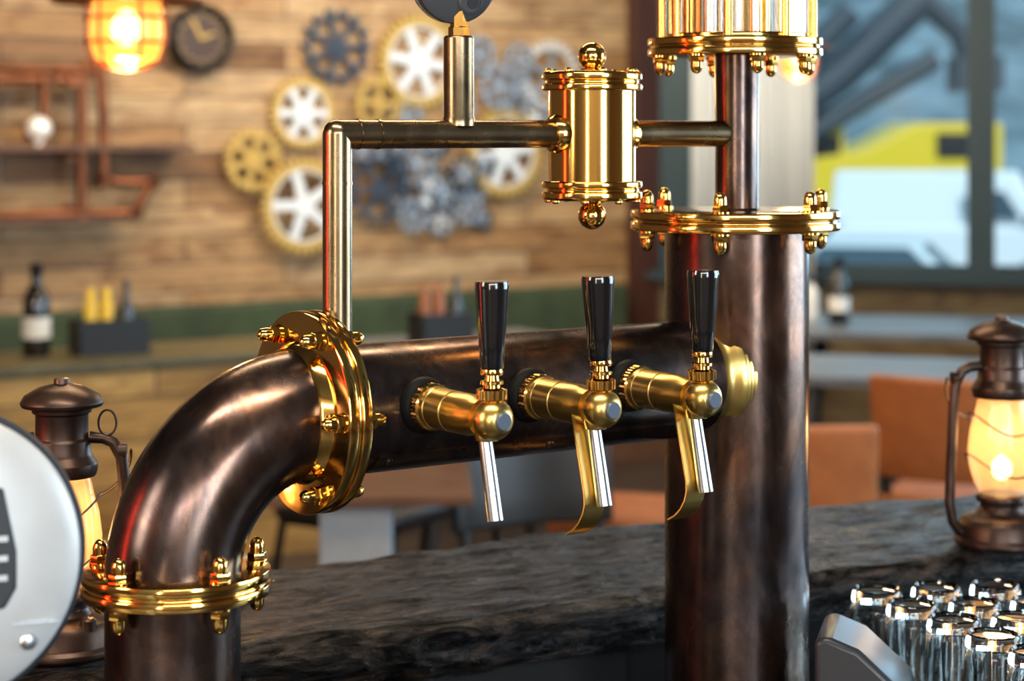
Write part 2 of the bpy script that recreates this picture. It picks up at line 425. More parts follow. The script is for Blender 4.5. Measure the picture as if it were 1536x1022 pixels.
# ------------------------------------------------------------ TAPS
M_blued=mat('blued_steel',(.10,.13,.18),.3,.4)
def tap(t,strap,lean):
    o=AX(t,1.344)-n*R
    M=frame(o,-n,u)   # x=u, y=up, z=out
    e=empty('beer_tap',tuple(o))
    def yl(z,tilt=0):
        return M@T(0,0,z)@Matrix.Rotation(tilt,4,'Z')@Matrix.Rotation(-pi/2,4,'X')
    mb=MB(); mb.lathe([(0,-.003),(.0265,-.003),(.0265,.0015),(.0240,.006),(.021,.008),(0,.008)],M,48,.001)
    mb.obj('shank_collar',M_collar,e)
    mb=MB()
    N=72; prof=[(.0195,.008),(.0215,.0095),(.0215,.0185),(.0195,.020)]
    vs=[];fs=[]
    for i,(r,z) in enumerate(prof):
        for k in range(N):
            rr=r+(.0006 if k%2 else -.0003)*(1 if 0<i<3 else 0); a=2*pi*k/N
            vs.append((rr*math.cos(a),rr*math.sin(a),z))
    for i in range(3):
        for k in range(N): k2=(k+1)%N; fs.append([i*N+k,i*N+k2,(i+1)*N+k2,(i+1)*N+k])
    mb.add(vs,fs,M)
    vs=[];fs=[]; prof=[(.0095,.0165),(.0130,.018),(.0133,.0265),(.0095,.028)]
    Q=yl(.111)
    for i,(r,z) in enumerate(prof):
        for k in range(40):
            rr=r+(.0005 if k%2 else -.0003)*(1 if 0<i<3 else 0); a=2*pi*k/40
            vs.append((rr*math.cos(a),rr*math.sin(a),z))
    for i in range(3):
        for k in range(40): k2=(k+1)%40; fs.append([i*40+k,i*40+k2,(i+1)*40+k2,(i+1)*40+k])
    mb.add(vs,fs,Q)
    mb.lathe([(.009,.010),(.0095,.0165),(.0075,.029),(.0075,.031),(.0102,.0315),(.0102,.034),(.0068,.0345),(.0062,.039),(.0098,.0395),(.0104,.042),(.0098,.0445),(0,.0445)],Q,32)
    mb.obj('knurled_fittings',M_brass,e)
    mb=MB()
    pr=[(0,.016),(.0198,.016),(.0198,.026),(.0190,.0268),(.0190,.052),(.0182,.0525),(.0182,.0535),(.0188,.054),(.0188,.078),(.0172,.085),(.0166,.092),(.0166,.098)]
    mb.lathe(pr,M,64)
    pr=[]
    for i in range(20):
        a=-1.1+(1.1+1.05)*i/19
        pr.append((.0186*math.cos(a),.113+.0172*math.sin(a)))
    pr.append((0,pr[-1][1]))
    mb.lathe(pr,M,64)
    mb.lathe([(.010,-.0195),(.0115,-.014),(.0115,0)],yl(.1035),32)
    mb.obj('tap_body',M_brass2,e)
    mb=MB(); mb.lathe([(0,.126),(.0078,.126),(.0078,.1305),(.0070,.1315),(0,.1315)],M,32)
    mb.obj('end_screw',M_blued,e)
    mb=MB()
    S=V((0,-.010,.0985)); E=V((0,-.089,.1165))
    mb.sweep([S,S.lerp(E,.3),S.lerp(E,.6),E],[.0062,.0066,.007,.0074],32,M)
    mb.obj('spout',M_chrome,e)
    mb=MB()
    hm=yl(.111,lean)
    mb.lathe([(.0092,.0442),(.0104,.046),(.0118,.066),(.0138,.092),(.0150,.115),(.0154,.119),(.0146,.1222),(0,.1226)],hm,48)
    mb.obj('handle',M_black,e)
    if strap:
        mb=MB()
        ctr=[(-.006,.086),(-.03,.093),(-.06,.101),(-.078,.1055),(-.088,.1065),(-.097,.105),(-.106,.100),(-.113,.093),(-.118,.084)]
        mb.ribbon([(-.004-(.0012*(i-4) if i>4 else 0),a,b) for i,(a,b) in enumerate(ctr)],(.0235,0,0),.0016,M)
        mb.obj('drip_strap',M_brass2,e)
tap(.041,False,.0); tap(.1625,True,.03); tap(.284,True,-.01)

# ------------------------------------------------------------ COUNTERS
ZC=1.07
A=V((.1655,2.288)); L=V((-.277,2.038))
ang=math.atan2(A.y-L.y,A.x-L.x)
counter=empty('bar_counter',(A.x,A.y,0))
def slab(name,x0,x1,y0,y1,M):
    mb=MB(); nx=int((x1-x0)/.006)
    ny=60
    pts=[(y1,ZC-.06),(y1,ZC)]
    for j in range(1,ny): pts.append((y1+(y0+.020-y1)*j/ny,ZC))
    pts+=[(y0+.018,ZC-.0005),(y0+.012,ZC-.004),(y0+.006,ZC-.010),(y0+.001,ZC-.018),(y0,ZC-.026),(y0-.001,ZC-.034),(y0,ZC-.042),(y0+.002,ZC-.052),(y0+.008,ZC-.06)]
    m=len(pts); vs=[];fs=[]
    for i in range(nx+1):
        x=x0+(x1-x0)*i/nx
        for j,(y,z) in enumerate(pts):
            if j>ny:
                y2=y+.009*noise.noise(V((x*7,y*22,z*55)))+.005*noise.noise(V((x*26,z*110,3)))
                z2=z+.004*noise.noise(V((x*12,z*40,8)))-.002
            elif j>=1: y2=y; z2=z+.0045*noise.noise(V((x*6,y*20,1)))+.003*noise.noise(V((x*18,y*60,5)))-.003
            else: y2,z2=y,z
            vs.append((x,y2,z2))
    for i in range(nx):
        for j in range(m):
            j2=(j+1)%m; fs.append([i*m+j,(i+1)*m+j,(i+1)*m+j2,i*m+j2])
    fs.append(list(range(m))); fs.append([nx*m+j for j in range(m)][::-1])
    mb.add(vs,fs)
    return mb.obj(name,M_counter,counter,M,ang=70)
CM=T(A.x,A.y,0)@RZ(ang)
CM2=T(A.x,A.y,0)@RZ(ang-math.radians(5))
slab('top_slab_1',-1.6,-.001,0,.345,CM)
slab('top_slab_2',-.026,2.2,.024,.385,CM2@T(0,0,-.0025))
mb=MB(); mb.box((1.6,.25,ZC-.066),(-.8,.19,(ZC-.066)/2)); mb.obj('bar_front_1',M_blackm,counter,CM)
mb=MB(); mb.box((2.2,.25,ZC-.068),(1.1,.22,(ZC-.068)/2)); mb.obj('bar_front_2',M_blackm,counter,CM2)
wc=empty('work_counter',(A.x,A.y,0))
mb=MB(); mb.box((3.6,.95,.04),(.2,-.42,WORK-.02)); mb.obj('worktop',M_blackm,wc,CM,.004)
mb=MB(); mb.box((3.56,.88,WORK-.04),(.2,-.42,(WORK-.04)/2)); mb.obj('cabinet',M_blackm,wc,CM)

# ------------------------------------------------------------ LANTERNS
def lantern(x,y,z,rot,sc=1):
    e=empty('hurricane_lantern',(x,y,z)); M=T(x,y,z)@RZ(rot)@Matrix.Scale(sc,4)
    mb=MB()
    mb.lathe([(0,0),(.054,0),(.057,.003),(.057,.008),(.053,.012),(.052,.026),(.047,.034),(.030,.040),(.026,.046),(.026,.052),(.031,.054),(.031,.060),(.024,.064),(0,.064)],M,64,.0006)
    mb.lathe([(.0255,.178),(.034,.180),(.036,.186),(.036,.193),(.031,.200),(.029,.204),(.029,.216),(.0265,.219),(.0265,.243),(.030,.245),(.030,.249),(.0405,.251),(.042,.255),(.038,.262),(.024,.270),(.008,.274),(.008,.279),(0,.280)],M,64,.0006)
    for s in (-1,1):
        pts=[(s*.045,0,.016),(s*.055,0,.018),(s*.064,0,.03),(s*.068,0,.055),(s*.0665,0,.09),(s*.0645,0,.13),(s*.063,0,.17),(s*.060,0,.198),(s*.052,0,.213),(s*.042,0,.218),(s*.028,0,.219)]
        mb.sweep(pts,.0062,16,M)
        mb.lathe([(.0,-.004),(.008,-.004),(.008,.004),(0,.004)],M@T(s*.061,0,.205)@Matrix.Rotation(pi/2,4,'Y'),16)
    mb.lathe([(0,0),(.008,0),(.008,.01),(.006,.012),(0,.012)],M@T(.03,-.032,.030),16)
    for zz,rr in ((.10,.0435),(.15,.040)):
        mb.sweep([(rr*math.cos(2*pi*k/40),rr*math.sin(2*pi*k/40),zz+.012*math.cos(4*pi*k/40)) for k in range(41)],.0011,8,M)
    mb.sweep([(.069*math.cos(pi*k/24),.005+.072*math.sin(pi*k/24)*.5,.205-.06*math.sin(pi*k/24)) for k in range(25)],.0015,8,M)
    mb.sweep([(.046+.009*math.cos(2*pi*k/20),-.004,.234+.013*math.sin(2*pi*k/20)) for k in range(21)],.0012,8,M)
    mb.obj('frame',M_lantern,e)
    mb=MB()
    mb.lathe([(.0255,.062),(.034,.078),(.0395,.10),(.0405,.118),(.0375,.142),(.032,.162),(.0285,.178)],M,64)
    g=MB(); g.v=mb.v; g.f=mb.f[:-2]; g.obj('glass_globe',M_lglass,e)
    mb=MB(); mb.lathe([(0,.078),(.008,.082),(.0125,.090),(.011,.100),(.005,.107),(0,.110)],M,24)
    mb.obj('flame_bulb',M_flame,e)
    l=bpy.data.lights.new('lantern_light','POINT'); l.energy=.8; l.color=(1,.6,.25); l.shadow_soft_size=.02
    o=bpy.data.objects.new('lantern_light',l); o.location=(0,0,.125*sc); o.parent=e; scene.collection.objects.link(o)
lantern(.628,2.565,ZC-.002,.2,1.05)
lantern(-.458,2.035,ZC-.002,.1,1.0)

# ------------------------------------------------------------ GLASSES
def tumbler(i,x,y,mesh=[None]):
    h=.135
    if mesh[0] is None:
        import bmesh
        mb=MB()
        mb.lathe([(.0335,0),(.0346,.002),(.0319,h*.55),(.0290,h-.010),(.0275,h-.002),(.0255,h),(.0235,h-.003),(0,h-.0035)],None,40)
        mb.f=[f for f in mb.f if len(f)<=4]
        a=MB(); a.lathe([(0,h-.014),(.024,h-.0155),(.0272,h-.026),(.0294,h*.55),(.0322,.002),(.0335,0)],None,40)
        a.f=[f for f in a.f if len(f)<=4]
        me=MB(); me.add(mb.v,mb.f); me.add(a.v,a.f)
        ms=bpy.data.meshes.new('tumbler_glass'); ms.from_pydata([tuple(p) for p in me.v],[],me.f)
        bm=bmesh.new(); bm.from_mesh(ms); bmesh.ops.remove_doubles(bm,verts=bm.verts,dist=1e-5)
        bmesh.ops.recalc_face_normals(bm,faces=bm.faces); bm.to_mesh(ms); bm.free()
        for p in ms.polygons: p.use_smooth=True
        ms.set_sharp_from_angle(angle=math.radians(50)); ms.materials.append(M_glass); mesh[0]=ms
    o=bpy.data.objects.new('tumbler_glass',mesh[0]); o.location=(x,y,WORK+.0005); o.rotation_euler=(0,0,i)
    scene.collection.objects.link(o)
gi=0
for r,(y,x0,cnt) in enumerate([(2.29,.418,4),(2.222,.445,4),(2.154,.476,4),(2.086,.502,3),(2.018,.53,3)]):
    for k in range(cnt):
        tumbler(gi,x0+.0705*k,y+.012*k*(1 if r<1 else .5)); gi+=1

# ------------------------------------------------------------ RECEIPT PRINTER
e=empty('receipt_printer',(.355,2.04,WORK)); PM=T(.352,2.03,WORK)@RZ(math.radians(-14))
pr=[(-.040,0),(.050,0),(.054,.090),(.050,.104),(.004,.145),(-.028,.157),(-.040,.152)]
Q=PM@Matrix.Rotation(pi/2,4,'X')
mb=MB(); mb.prism(pr,-.055,.055,Q); mb.obj('housing',M_gauge,e,None,.006)
mb=MB(); mb.box((.07,.012,.062),(.004,-.0595,.070),PM); mb.obj('front_bezel',M_grey,e,None,.003)
mb=MB(); mb.box((.05,.004,.030),(.004,-.0665,.080),PM); mb.obj('paper_slot',M_black,e)
mb=MB(); mb.box((.056,.004,.004),(.004,-.068,.060),PM); mb.box((.056,.004,.003),(.004,-.068,.097),PM); mb.obj('trim_bars',M_steel,e)

# ------------------------------------------------------------ FOREGROUND MACHINE
ce=V((-.418,1.44,1.290)); e=empty('coffee_machine',(ce.x,ce.y,WORK))
d=V((.42,-.90,.04)).normalized(); DM=frame(ce,d,(1,0,0))
mb=MB()
mb.lathe([(0,-.12),(.095,-.12),(.108,-.11),(.108,.0),(.104,.012),(.090,.019),(.060,.023),(0,.025)],DM,96,.002)
mb.obj('drum_housing',M_silverpl,e)
mb=MB(); mb.lathe([(.1075,-.012),(.1115,-.011),(.1125,-.004),(.1105,.002),(.106,.004)],DM,96)
mb.box((.15,.19,.02),(ce.x-.02,ce.y+.06,WORK+.01)); mb.obj('dark_rim_and_foot',M_gauge,e)
mb=MB(); mb.box((.12,.10,.18),(ce.x-.02,ce.y+.06,WORK+.11)); mb.obj('pedestal',M_silverpl,e,None,.012)
mb=MB()
mb.prism([(.048,-.034),(.056,-.020),(.056,.006),(.046,.052),(-.05,.055),(-.06,-.02),(-.02,-.04)],.010,.0262,DM); mb.obj('control_panel',M_blackm,e,None,.002)
mb=MB()
for q in (-.012,.002,.016): mb.box((.05,.004,.0015),(.024,q,.0265),DM)
mb.obj('vent_slots',M_silverpl,e)
mb=MB(); mb.box((.176,.0014,.006),(0,-.046,.0185),DM); mb.lathe([(0,.010),(.006,.010),(.006,.0205),(.004,.0215),(0,.0215)],DM@T(.066,-.060,0),24); mb.obj('seam_and_screw',M_steel,e)

# ------------------------------------------------------------ ROOM SHELL
H=3.2
th=math.radians(33); wu=V((math.cos(th),math.sin(th),0)); wn=V((-math.sin(th),math.cos(th),0))
W0=V((-2.185,8.55,0)); kk=1.9
WM=frame(W0,up,wu)
poly=[(-4.5,-2.5),(4.5,-2.5),(5.53,9.19),(.62,10.42),(-4.5,7.05)]
mb=MB(); mb.prism(poly,-.1,0); mb.obj('floor',M_floor)
mb=MB(); mb.prism(poly,H,H+.1); mb.obj('ceiling',M_ceil)
mb=MB(); mb.box((6.15,.12,H),((3.333-2.8)/2,.06,H/2)); mb.obj('wall_back',M_wallplank,None,WM)
mb=MB(); mb.box((9,.1,H),(0,-2.55,H/2)); mb.obj('wall_front',M_wallf)
mb=MB(); mb.box((.1,9.6,H),(-4.55,2.28,H/2)); mb.obj('wall_left',M_wallw)
rd=V((1.03,11.69,0)); RM=frame((4.5,-2.5,0),up,rd)
mb=MB(); mb.box((rd.length,.1,H),(rd.length/2,-.05,H/2)); mb.obj('wall_right',M_wallw,None,RM)
mb=MB(); mb.box((.15,.16,H),(3.333+.055,-.0,H/2)); mb.obj('trim_1',M_post,None,WM,.004)
wd=V((.97,-.244,0)).normalized(); WW=frame((.68,10.41,0),up,wd); sl=.83
mb=MB(); mb.box((5.0,.12,sl),(2.5,.06,sl/2)); mb.box((5.0,.12,.35),(2.5,.06,H-.175)); mb.obj('wall_window',M_olive,None,WW)
wf=empty('window_1',(.68,10.41,0))
mb=MB()
mb.box((5.0,.16,.04),(2.5,.0,sl+.02))
mb.box((.24,.10,2.0),(.13,.05,sl+1.0))
for s in (1.715,3.4,4.95): mb.box((.135,.10,2.0),(s,.05,sl+1.0))
mb.box((5.0,.08,.06),(2.5,.05,2.82)); mb.box((5.0,.08,.05),(2.5,.05,sl+.065))
mb.obj('sash_frame',M_frame,wf,WW)
mb=MB(); mb.box((4.9,.008,1.98),(2.5,.06,sl+1.01)); mb.obj('pane',M_pane,wf,WW)
mb=MB(); vs=[];fs=[];N=140
for i in range(N+1):
    s=.285+.62*i/N; y=-.15+.030*math.sin(i*.62)+.012*math.sin(i*1.7)
    vs+=[(s,y,.35),(s,y*1.0,3.1)]
for i in range(N): fs.append([2*i,2*i+2,2*i+3,2*i+1])
mb.add(vs,fs); o=mb.obj('curtain',M_curtain,None,WW)
sm=o.modifiers.new('sol','SOLIDIFY'); sm.thickness=.004

# ------------------------------------------------------------ WALL ART: GEARS
ga=empty('gear_wall_art',tuple(W0+wu*2.0+V((0,0,1.6)))); 
def gear(i,t,z,r,teeth,mr,ms,spokes,dep=.03):
    gold=mr is M_gold
    ringw=.25 if gold else .24; hole=.20
    c=W0+wu*(t*kk)-wn*(dep)+V((0,0,1.6+kk*(z-1.6))); r*=kk
    M=frame(c,-wn,wu); 
    mb=MB(); mb.ring(r,r*(1-ringw),-.012,.012,M,teeth,r*(.11 if gold else .17)); mb.obj('gear_%d_ring'%i,mr,ga,ang=30)
    mb=MB(); mb.lathe([(0,-.014),(r*hole,-.014),(r*hole,.014),(r*hole*.5,.014),(r*hole*.45,.006),(0,.006)],M,32)
    w=.085 if gold else .065
    for k in range(spokes):
        a=2*pi*k/spokes+.3*i
        S=M@RZ(a)
        mb.prism([(r*hole*.6,-r*w*1.3),(r*(1-ringw)+.004,-r*w),(r*(1-ringw)+.004,r*w),(r*hole*.6,r*w*1.3)],-.008,.009,S)
    if gold and ms is M_gearw: mb.ring(r*(1-ringw)+.003,r*(1-ringw)*.95,-.009,.010,M)
    mb.obj('gear_%d_spokes'%i,ms,ga)
    mb=MB(); mb.lathe([(.008,-dep),(.008,-.01)],M,8); mb.obj('gear_%d_pin'%i,M_geard,ga)
GL=[(.75,1.641,.090,30,M_gold,M_gearw,6),(.61,1.5275,.076,22,M_gold,M_gold,6),(.74,1.4155,.119,34,M_gold,M_gearw,5),
(1.08,1.773,.122,34,M_gold,M_gearw,6),(1.329,1.541,.120,34,M_gold,M_gearw,6),(.947,1.667,.068,20,M_gold,M_gold,4),
(.843,1.807,.095,14,M_geard,M_geard,7),(.956,1.453,.090,14,M_geard,M_geard,6),(1.302,1.713,.06,16,M_gears,M_gears,5),
(1.48,1.7415,.095,26,M_gearw,M_gears,5),(1.25,1.795,.05,14,M_gears,M_gears,5),(1.364,1.7835,.045,14,M_gears,M_gears,5),
(1.072,1.515,.055,14,M_gears,M_gears,5),(1.131,1.4465,.062,14,M_geard,M_gears,6),(1.045,1.385,.045,12,M_gears,M_gears,5),
(1.14,1.375,.045,12,M_gears,M_gearw,5),(1.216,1.40,.045,12,M_gears,M_gears,5),(1.197,1.49,.048,12,M_geard,M_gears,5),
(1.04,1.63,.05,14,M_gears,M_gears,5),(1.24,1.45,.035,12,M_gears,M_geard,5),(1.0,1.56,.03,12,M_geard,M_gears,5),
(1.13,1.57,.045,12,M_geard,M_gears,5),(1.19,1.66,.045,14,M_gears,M_gears,5),(1.08,1.42,.035,12,M_geard,M_gearw,5),
(1.39,1.70,.045,14,M_gears,M_gears,5),(1.42,1.63,.05,14,M_gears,M_gearw,5),(.90,1.55,.04,12,M_geard,M_gears,5),(1.27,1.37,.03,12,M_geard,M_gears,5),
(1.27,1.51,.03,12,M_geard,M_gears,5),(1.0,1.50,.035,12,M_geard,M_geard,5),(1.02,1.42,.035,12,M_geard,M_gears,5),
(.97,1.57,.045,12,M_gears,M_gears,5),(1.09,1.46,.03,12,M_gears,M_gearw,5),(1.17,1.43,.03,12,M_gears,M_gearw,5),(1.34,1.65,.04,12,M_geard,M_gears,5)]
for i,g in enumerate(GL):
    gear(i,*g,dep=.03+.026*(i%3))

def wp(t,z,off): return W0+wu*(t*kk)-wn*off+V((0,0,1.6+kk*(z-1.6)))
c=wp(.476,1.817,.05); e=empty('wall_clock',tuple(c)); CMk=frame(c,-wn,wu)
mb=MB(); mb.lathe([(0,-.045),(.15,-.045),(.155,.02),(.14,.035),(.125,.02),(.125,.0),(0,.0)],CMk,64); mb.obj('case',M_blackm,e)
mb=MB(); mb.lathe([(0,.001),(.12,.001),(.12,.004),(0,.004)],CMk,48); mb.obj('dial',mat('dial_dark',(.045,.022,.014),0,.4),e)
mb=MB(); mb.box((.012,.10,.003),(0,.045,.008),CMk@RZ(.5)); mb.box((.012,.07,.003),(0,.03,.008),CMk@RZ(-1.2))
for k in range(12): mb.box((.006,.018,.003),(0,.105,.006),CMk@RZ(k*pi/6))
mb.obj('hands',M_gold,e)

e=empty('copper_pipe_shelf',tuple(wp(.15,1.56,.1)))
mb=MB()
def pp(pts,r=.024,off=.14): 
    mb.sweep([wp(t,z,off) for t,z in pts],r,16)
    for t,z in (pts[0],pts[-1]):
        mb.sweep([wp(t,z,off)+V((0,0,-.028)),wp(t,z,off)+V((0,0,.028))],r*1.45,16)
pp([(-.25,1.712),(.14,1.712)]); pp([(.075,1.712),(.075,1.565)]); pp([(.205,1.745),(.215,1.62),(.215,1.49)]); pp([(-.25,1.752),(-.1,1.752),(.0,1.735),(.205,1.735)],.02)
pp([(.162,1.712),(.162,1.41)]); pp([(-.25,1.41),(.292,1.41)]); pp([(.215,1.485),(.28,1.478),(.333,1.482)]); pp([(.292,1.41),(.31,1.445),(.333,1.48)]); pp([(-.05,1.41),(-.05,1.712)])
for t,z in ((-.05,1.712),(.162,1.55),(.162,1.41),(.205,1.74),(.075,1.6)):
    mb.sweep([wp(t,z,.14),wp(t,z,.0)],.018,12); mb.sweep([wp(t,z,.012),wp(t,z,.0)],.045,24)
mb.obj('pipes',M_copper,e)
mb=MB()
for z,t0,t1 in ((1.559,-.25,.424),(1.395,-.25,.26)):
    a=wp(t0,z,.11); b=wp(t1,z,.11); mb.box(((b-a).length,.2,.022),(0,0,0),frame((a+b)/2,up,wu))
mb.obj('boards',M_darkwood,e)
c=wp(.057,1.585,.17); mb=MB()
mb.lathe([(.013,-.03),(.016,-.012)]+[(.052*math.cos(a),.045+.052*math.sin(a)) for a in [(-1.2+2.7*i/14) for i in range(15)]]+[(0,.0975)],T(c.x,c.y,c.z-.01),32)
mb.obj('globe_bulb',mat('bulb_glass',(.8,.8,.8),.3,.08,(1,.8,.6),.25),e)

# ------------------------------------------------------------ PENDANTS
def pendant(x,y,z,sc):
    e=empty('pendant_lamp',(x,y,z)); M=T(x,y,z)@Matrix.Scale(sc,4)
    mb=MB()
    mb.lathe([(0,.10),(.03,.10),(.035,.06),(.075,.045),(.09,.015),(.168,.002),(.172,-.004),(.165,-.008),(.088,.004),(0,.02)],M,64)
    for k in range(6):
        a=2*pi*k/6; pts=[(.092*math.cos(a)*q,.092*math.sin(a)*q,h) for q,h in ((.98,.0),(1,-.05),(1,-.10),(.85,-.135),(.5,-.152),(0,-.157))]
        mb.sweep(pts,.0035,8,M)
    for zz in (-.04,-.095): mb.sweep([(.093*math.cos(2*pi*k/32),.093*math.sin(2*pi*k/32),zz) for k in range(33)],.0035,8,M)
    mb.obj('shade_and_cage',M_copper,e)
    mb=MB(); mb.lathe([(.075,.0),(.082,-.04),(.082,-.095),(.07,-.13),(.03,-.145),(0,-.147)],M,48); mb.obj('glass_jar',M_amber,e)
    mb=MB(); mb.lathe([(0,-.02),(.02,-.03),(.035,-.06),(.03,-.09),(0,-.105)],M,24); mb.obj('bulb',M_flame,e)
    mb=MB(); mb.sweep([(x,y,z+.09*sc),(x,y,H)],.006,10); mb.lathe([(.05,H-.03),(.05,H)],T(x,y,0),24); mb.obj('cord',M_blackm,e)
    l=bpy.data.lights.new('pendant_light','POINT'); l.energy=14*sc; l.color=(1,.55,.2); l.shadow_soft_size=.04
    o=bpy.data.objects.new('pendant_light',l); o.location=(0,0,-.19*sc); o.parent=e; scene.collection.objects.link(o)
pendant(-.867,4.5,1.892,1.0); pendant(1.03,7.2,1.90,.75)

# ------------------------------------------------------------ BENCH + FURNITURE
e=empty('banquette_bench',tuple(W0+wu*1-wn*.4)); 
mb=MB(); L0,L1=-2.2,3.2
mb.box((L1-L0,.12,.80),((L0+L1)/2,-.12,.42),WM); mb.box((L1-L0,.5,.16),((L0+L1)/2,-.43,.40),WM)
mb.obj('upholstery',M_green,e,None,.03)
mb=MB(); mb.box((L1-L0,.4,.32),((L0+L1)/2,-.4,.16),WM); mb.obj('plinth',M_darkwood,e)
P1=V((-2.1,6.75,0)); PMt=frame(P1,up,wu)
e=empty('wooden_sideboard',tuple(P1))
mb=MB(); mb.box((1.9,.08,.74),(.75,.0,.37)); mb.obj('panel_front',M_panel,e,PMt)
mb=MB(); mb.box((1.98,.55,.035),(.75,.2,.757),PMt); mb.obj('ledge_top',nmat('olive_wood',[(.3,(.045,.045,.02)),(.7,(.12,.10,.045))],(1,6,1),4,0,.3,.45),e,None,.006)
mb=MB(); mb.box((.08,.4,.74),(-.1,.2,.37),PMt); mb.box((.08,.4,.74),(1.6,.2,.37),PMt); mb.obj('end_supports',M_darkwood,e)
def bottle(x,y,z,h,r,m,cap,lab=True,name='sauce_bottle'):
    e=empty(name,(x,y,z)); mb=MB()
    mb.lathe([(0,0),(r,0),(r,h*.58),(r*.85,h*.68),(r*.4,h*.78),(r*.38,h*.88),(0,h*.88)],T(x,y,z),32,.002); mb.obj('body',m,e)
    mb=MB(); mb.lathe([(r*.48,h*.86),(r*.48,h),(0,h)],T(x,y,z),24); mb.obj('cap',cap,e)
    if lab:
        mb=MB(); mb.lathe([(r*1.02,h*.2),(r*1.02,h*.42)],T(x,y,z),32); mb.obj('label',M_paper,e)
def caddy(x,y,z,rot,w=.26,m=M_yellow):
    e=empty('condiment_caddy',(x,y,z)); M=T(x,y,z)@RZ(rot); mb=MB()
    mb.box((w,.14,.012),(0,0,.006),M)
    for sx in (-1,1): mb.box((.01,.14,.13),(sx*w/2,0,.065),M)
    for sy in (-1,1): mb.box((w,.01,.13),(0,sy*.07,.065),M)
    mb.obj('tray_box',M_blackm,e,None,.002)
    mb=MB(); 
    for k in range(2): mb.lathe([(.024,.012),(.024,.18),(.016,.205),(.016,.24),(0,.24)],M@T(-.07+.06*k,0,0),20,.002)
    mb.obj('squeeze_bottles',m,e)
    mb=MB(); mb.lathe([(.028,.012),(.028,.15),(.012,.2),(.012,.27),(0,.27)],M@T(.065,0,0),20,.002); mb.obj('dark_bottle',M_black,e)
zt=.7755
p=P1+wu*.86+wn*.2; caddy(p.x,p.y,zt,.5)
p=P1+wu*.60+wn*.25; bottle(p.x,p.y,zt,.34,.05,M_black,M_black)
def table(x,y,w,d,rot,top,name='dining_table'):
    e=empty(name,(x,y,0)); M=T(x,y,0)@RZ(rot)
    mb=MB(); mb.box((w,d,.035),(0,0,.7325),M); mb.obj('top',top,e,None,.004)
    mb=MB()
    for sx in (-1,1):
        for sy in (-1,1):
            mb.sweep([(sx*w*.42,sy*d*.4,0.01),(sx*w*.41,sy*d*.36,.2),(sx*w*.39,sy*d*.2,.5),(sx*w*.36,0,.715)],.03,10,M)
    mb.sweep([(-w*.36,0,.70),(w*.36,0,.70)],.02,10,M)
    mb.obj('steel_legs',M_blackm,e)
table(1.78,8.75,1.15,.85,-.2,M_tabletop)
table(-.15,8.0,.9,.8,.55,M_tabletop); caddy(-.28,7.9,.751,.5,.22,mat('rust_red',(.30,.10,.04),0,.4))
bottle(1.43,8.75,.751,.29,.045,M_black,M_black); bottle(1.33,8.9,.751,.2,.035,M_paper,M_blackm)
e=empty('pedestal_table',(-.385,5.0,0)); M=T(-.385,5.0,0)@RZ(.05)
mb=MB(); mb.box((.17,.5,.68),(0,0,.37),M); mb.box((.4,.6,.03),(0,0,.015),M); mb.obj('slab_leg',M_concrete,e,None,.004)
mb=MB(); mb.box((.62,.62,.03),(-.03,.02,.725),M); mb.obj('top',M_darkwood,e,None,.004)
def chair(x,y,rot,m=M_leather):
    """front of seat faces local -y; back at +y"""
    e=empty('dining_chair',(x,y,0)); M=T(x,y,0)@RZ(rot); mb=MB()
    vs=[];fs=[];N=16
    for i in range(N+1):
        q=(i/N-.5)*2; xx=.225*q; yy=.235-.05*q*q
        for z,o in ((.54,0),(.62,.012),(.74,.028),(.835,.045),(.855,.047)):
            vs.append((xx*(1+o*.6),yy+o,z))
    for i in range(N):
        for j in range(4): fs.append([i*5+j,(i+1)*5+j,(i+1)*5+j+1,i*5+j+1])
    mb.add(vs,fs,M); o=mb.obj('backrest',m,e); s=o.modifiers.new('s','SOLIDIFY'); s.thickness=.035; b=o.modifiers.new('b','BEVEL'); b.width=.012; b.segments=3
    mb=MB(); mb.box((.46,.44,.07),(0,0,.455),M); mb.obj('seat',m,e,None,.03)
    mb=MB()
    for sx in (-1,1):
        mb.sweep([(sx*.19,-.18,.43),(sx*.23,-.23,.01)],.014,10,M); mb.sweep([(sx*.19,.235,.70),(sx*.195,.22,.56),(sx*.2,.19,.43),(sx*.235,.26,.01)],.014,10,M)
    mb.sweep([(-.19,-.18,.42),(.19,-.18,.42)],.012,8,M); mb.sweep([(-.2,.19,.42),(.2,.19,.42)],.012,8,M)
    mb.obj('legs',M_blackm,e)
M_bl=mat('black_leather',(.02,.018,.017),0,.4)
chair(.74,5.35,2.95); chair(1.42,6.25,2.7); chair(2.35,6.9,2.2)
chair(.0,6.4,-.6); chair(.38,5.9,1.2); chair(.14,5.15,.4,M_bl); chair(2.5,8.0,1.9); chair(-.42,6.1,2.6,M_bl)
table(1.25,7.2,.9,.7,-.3,M_tabletop)

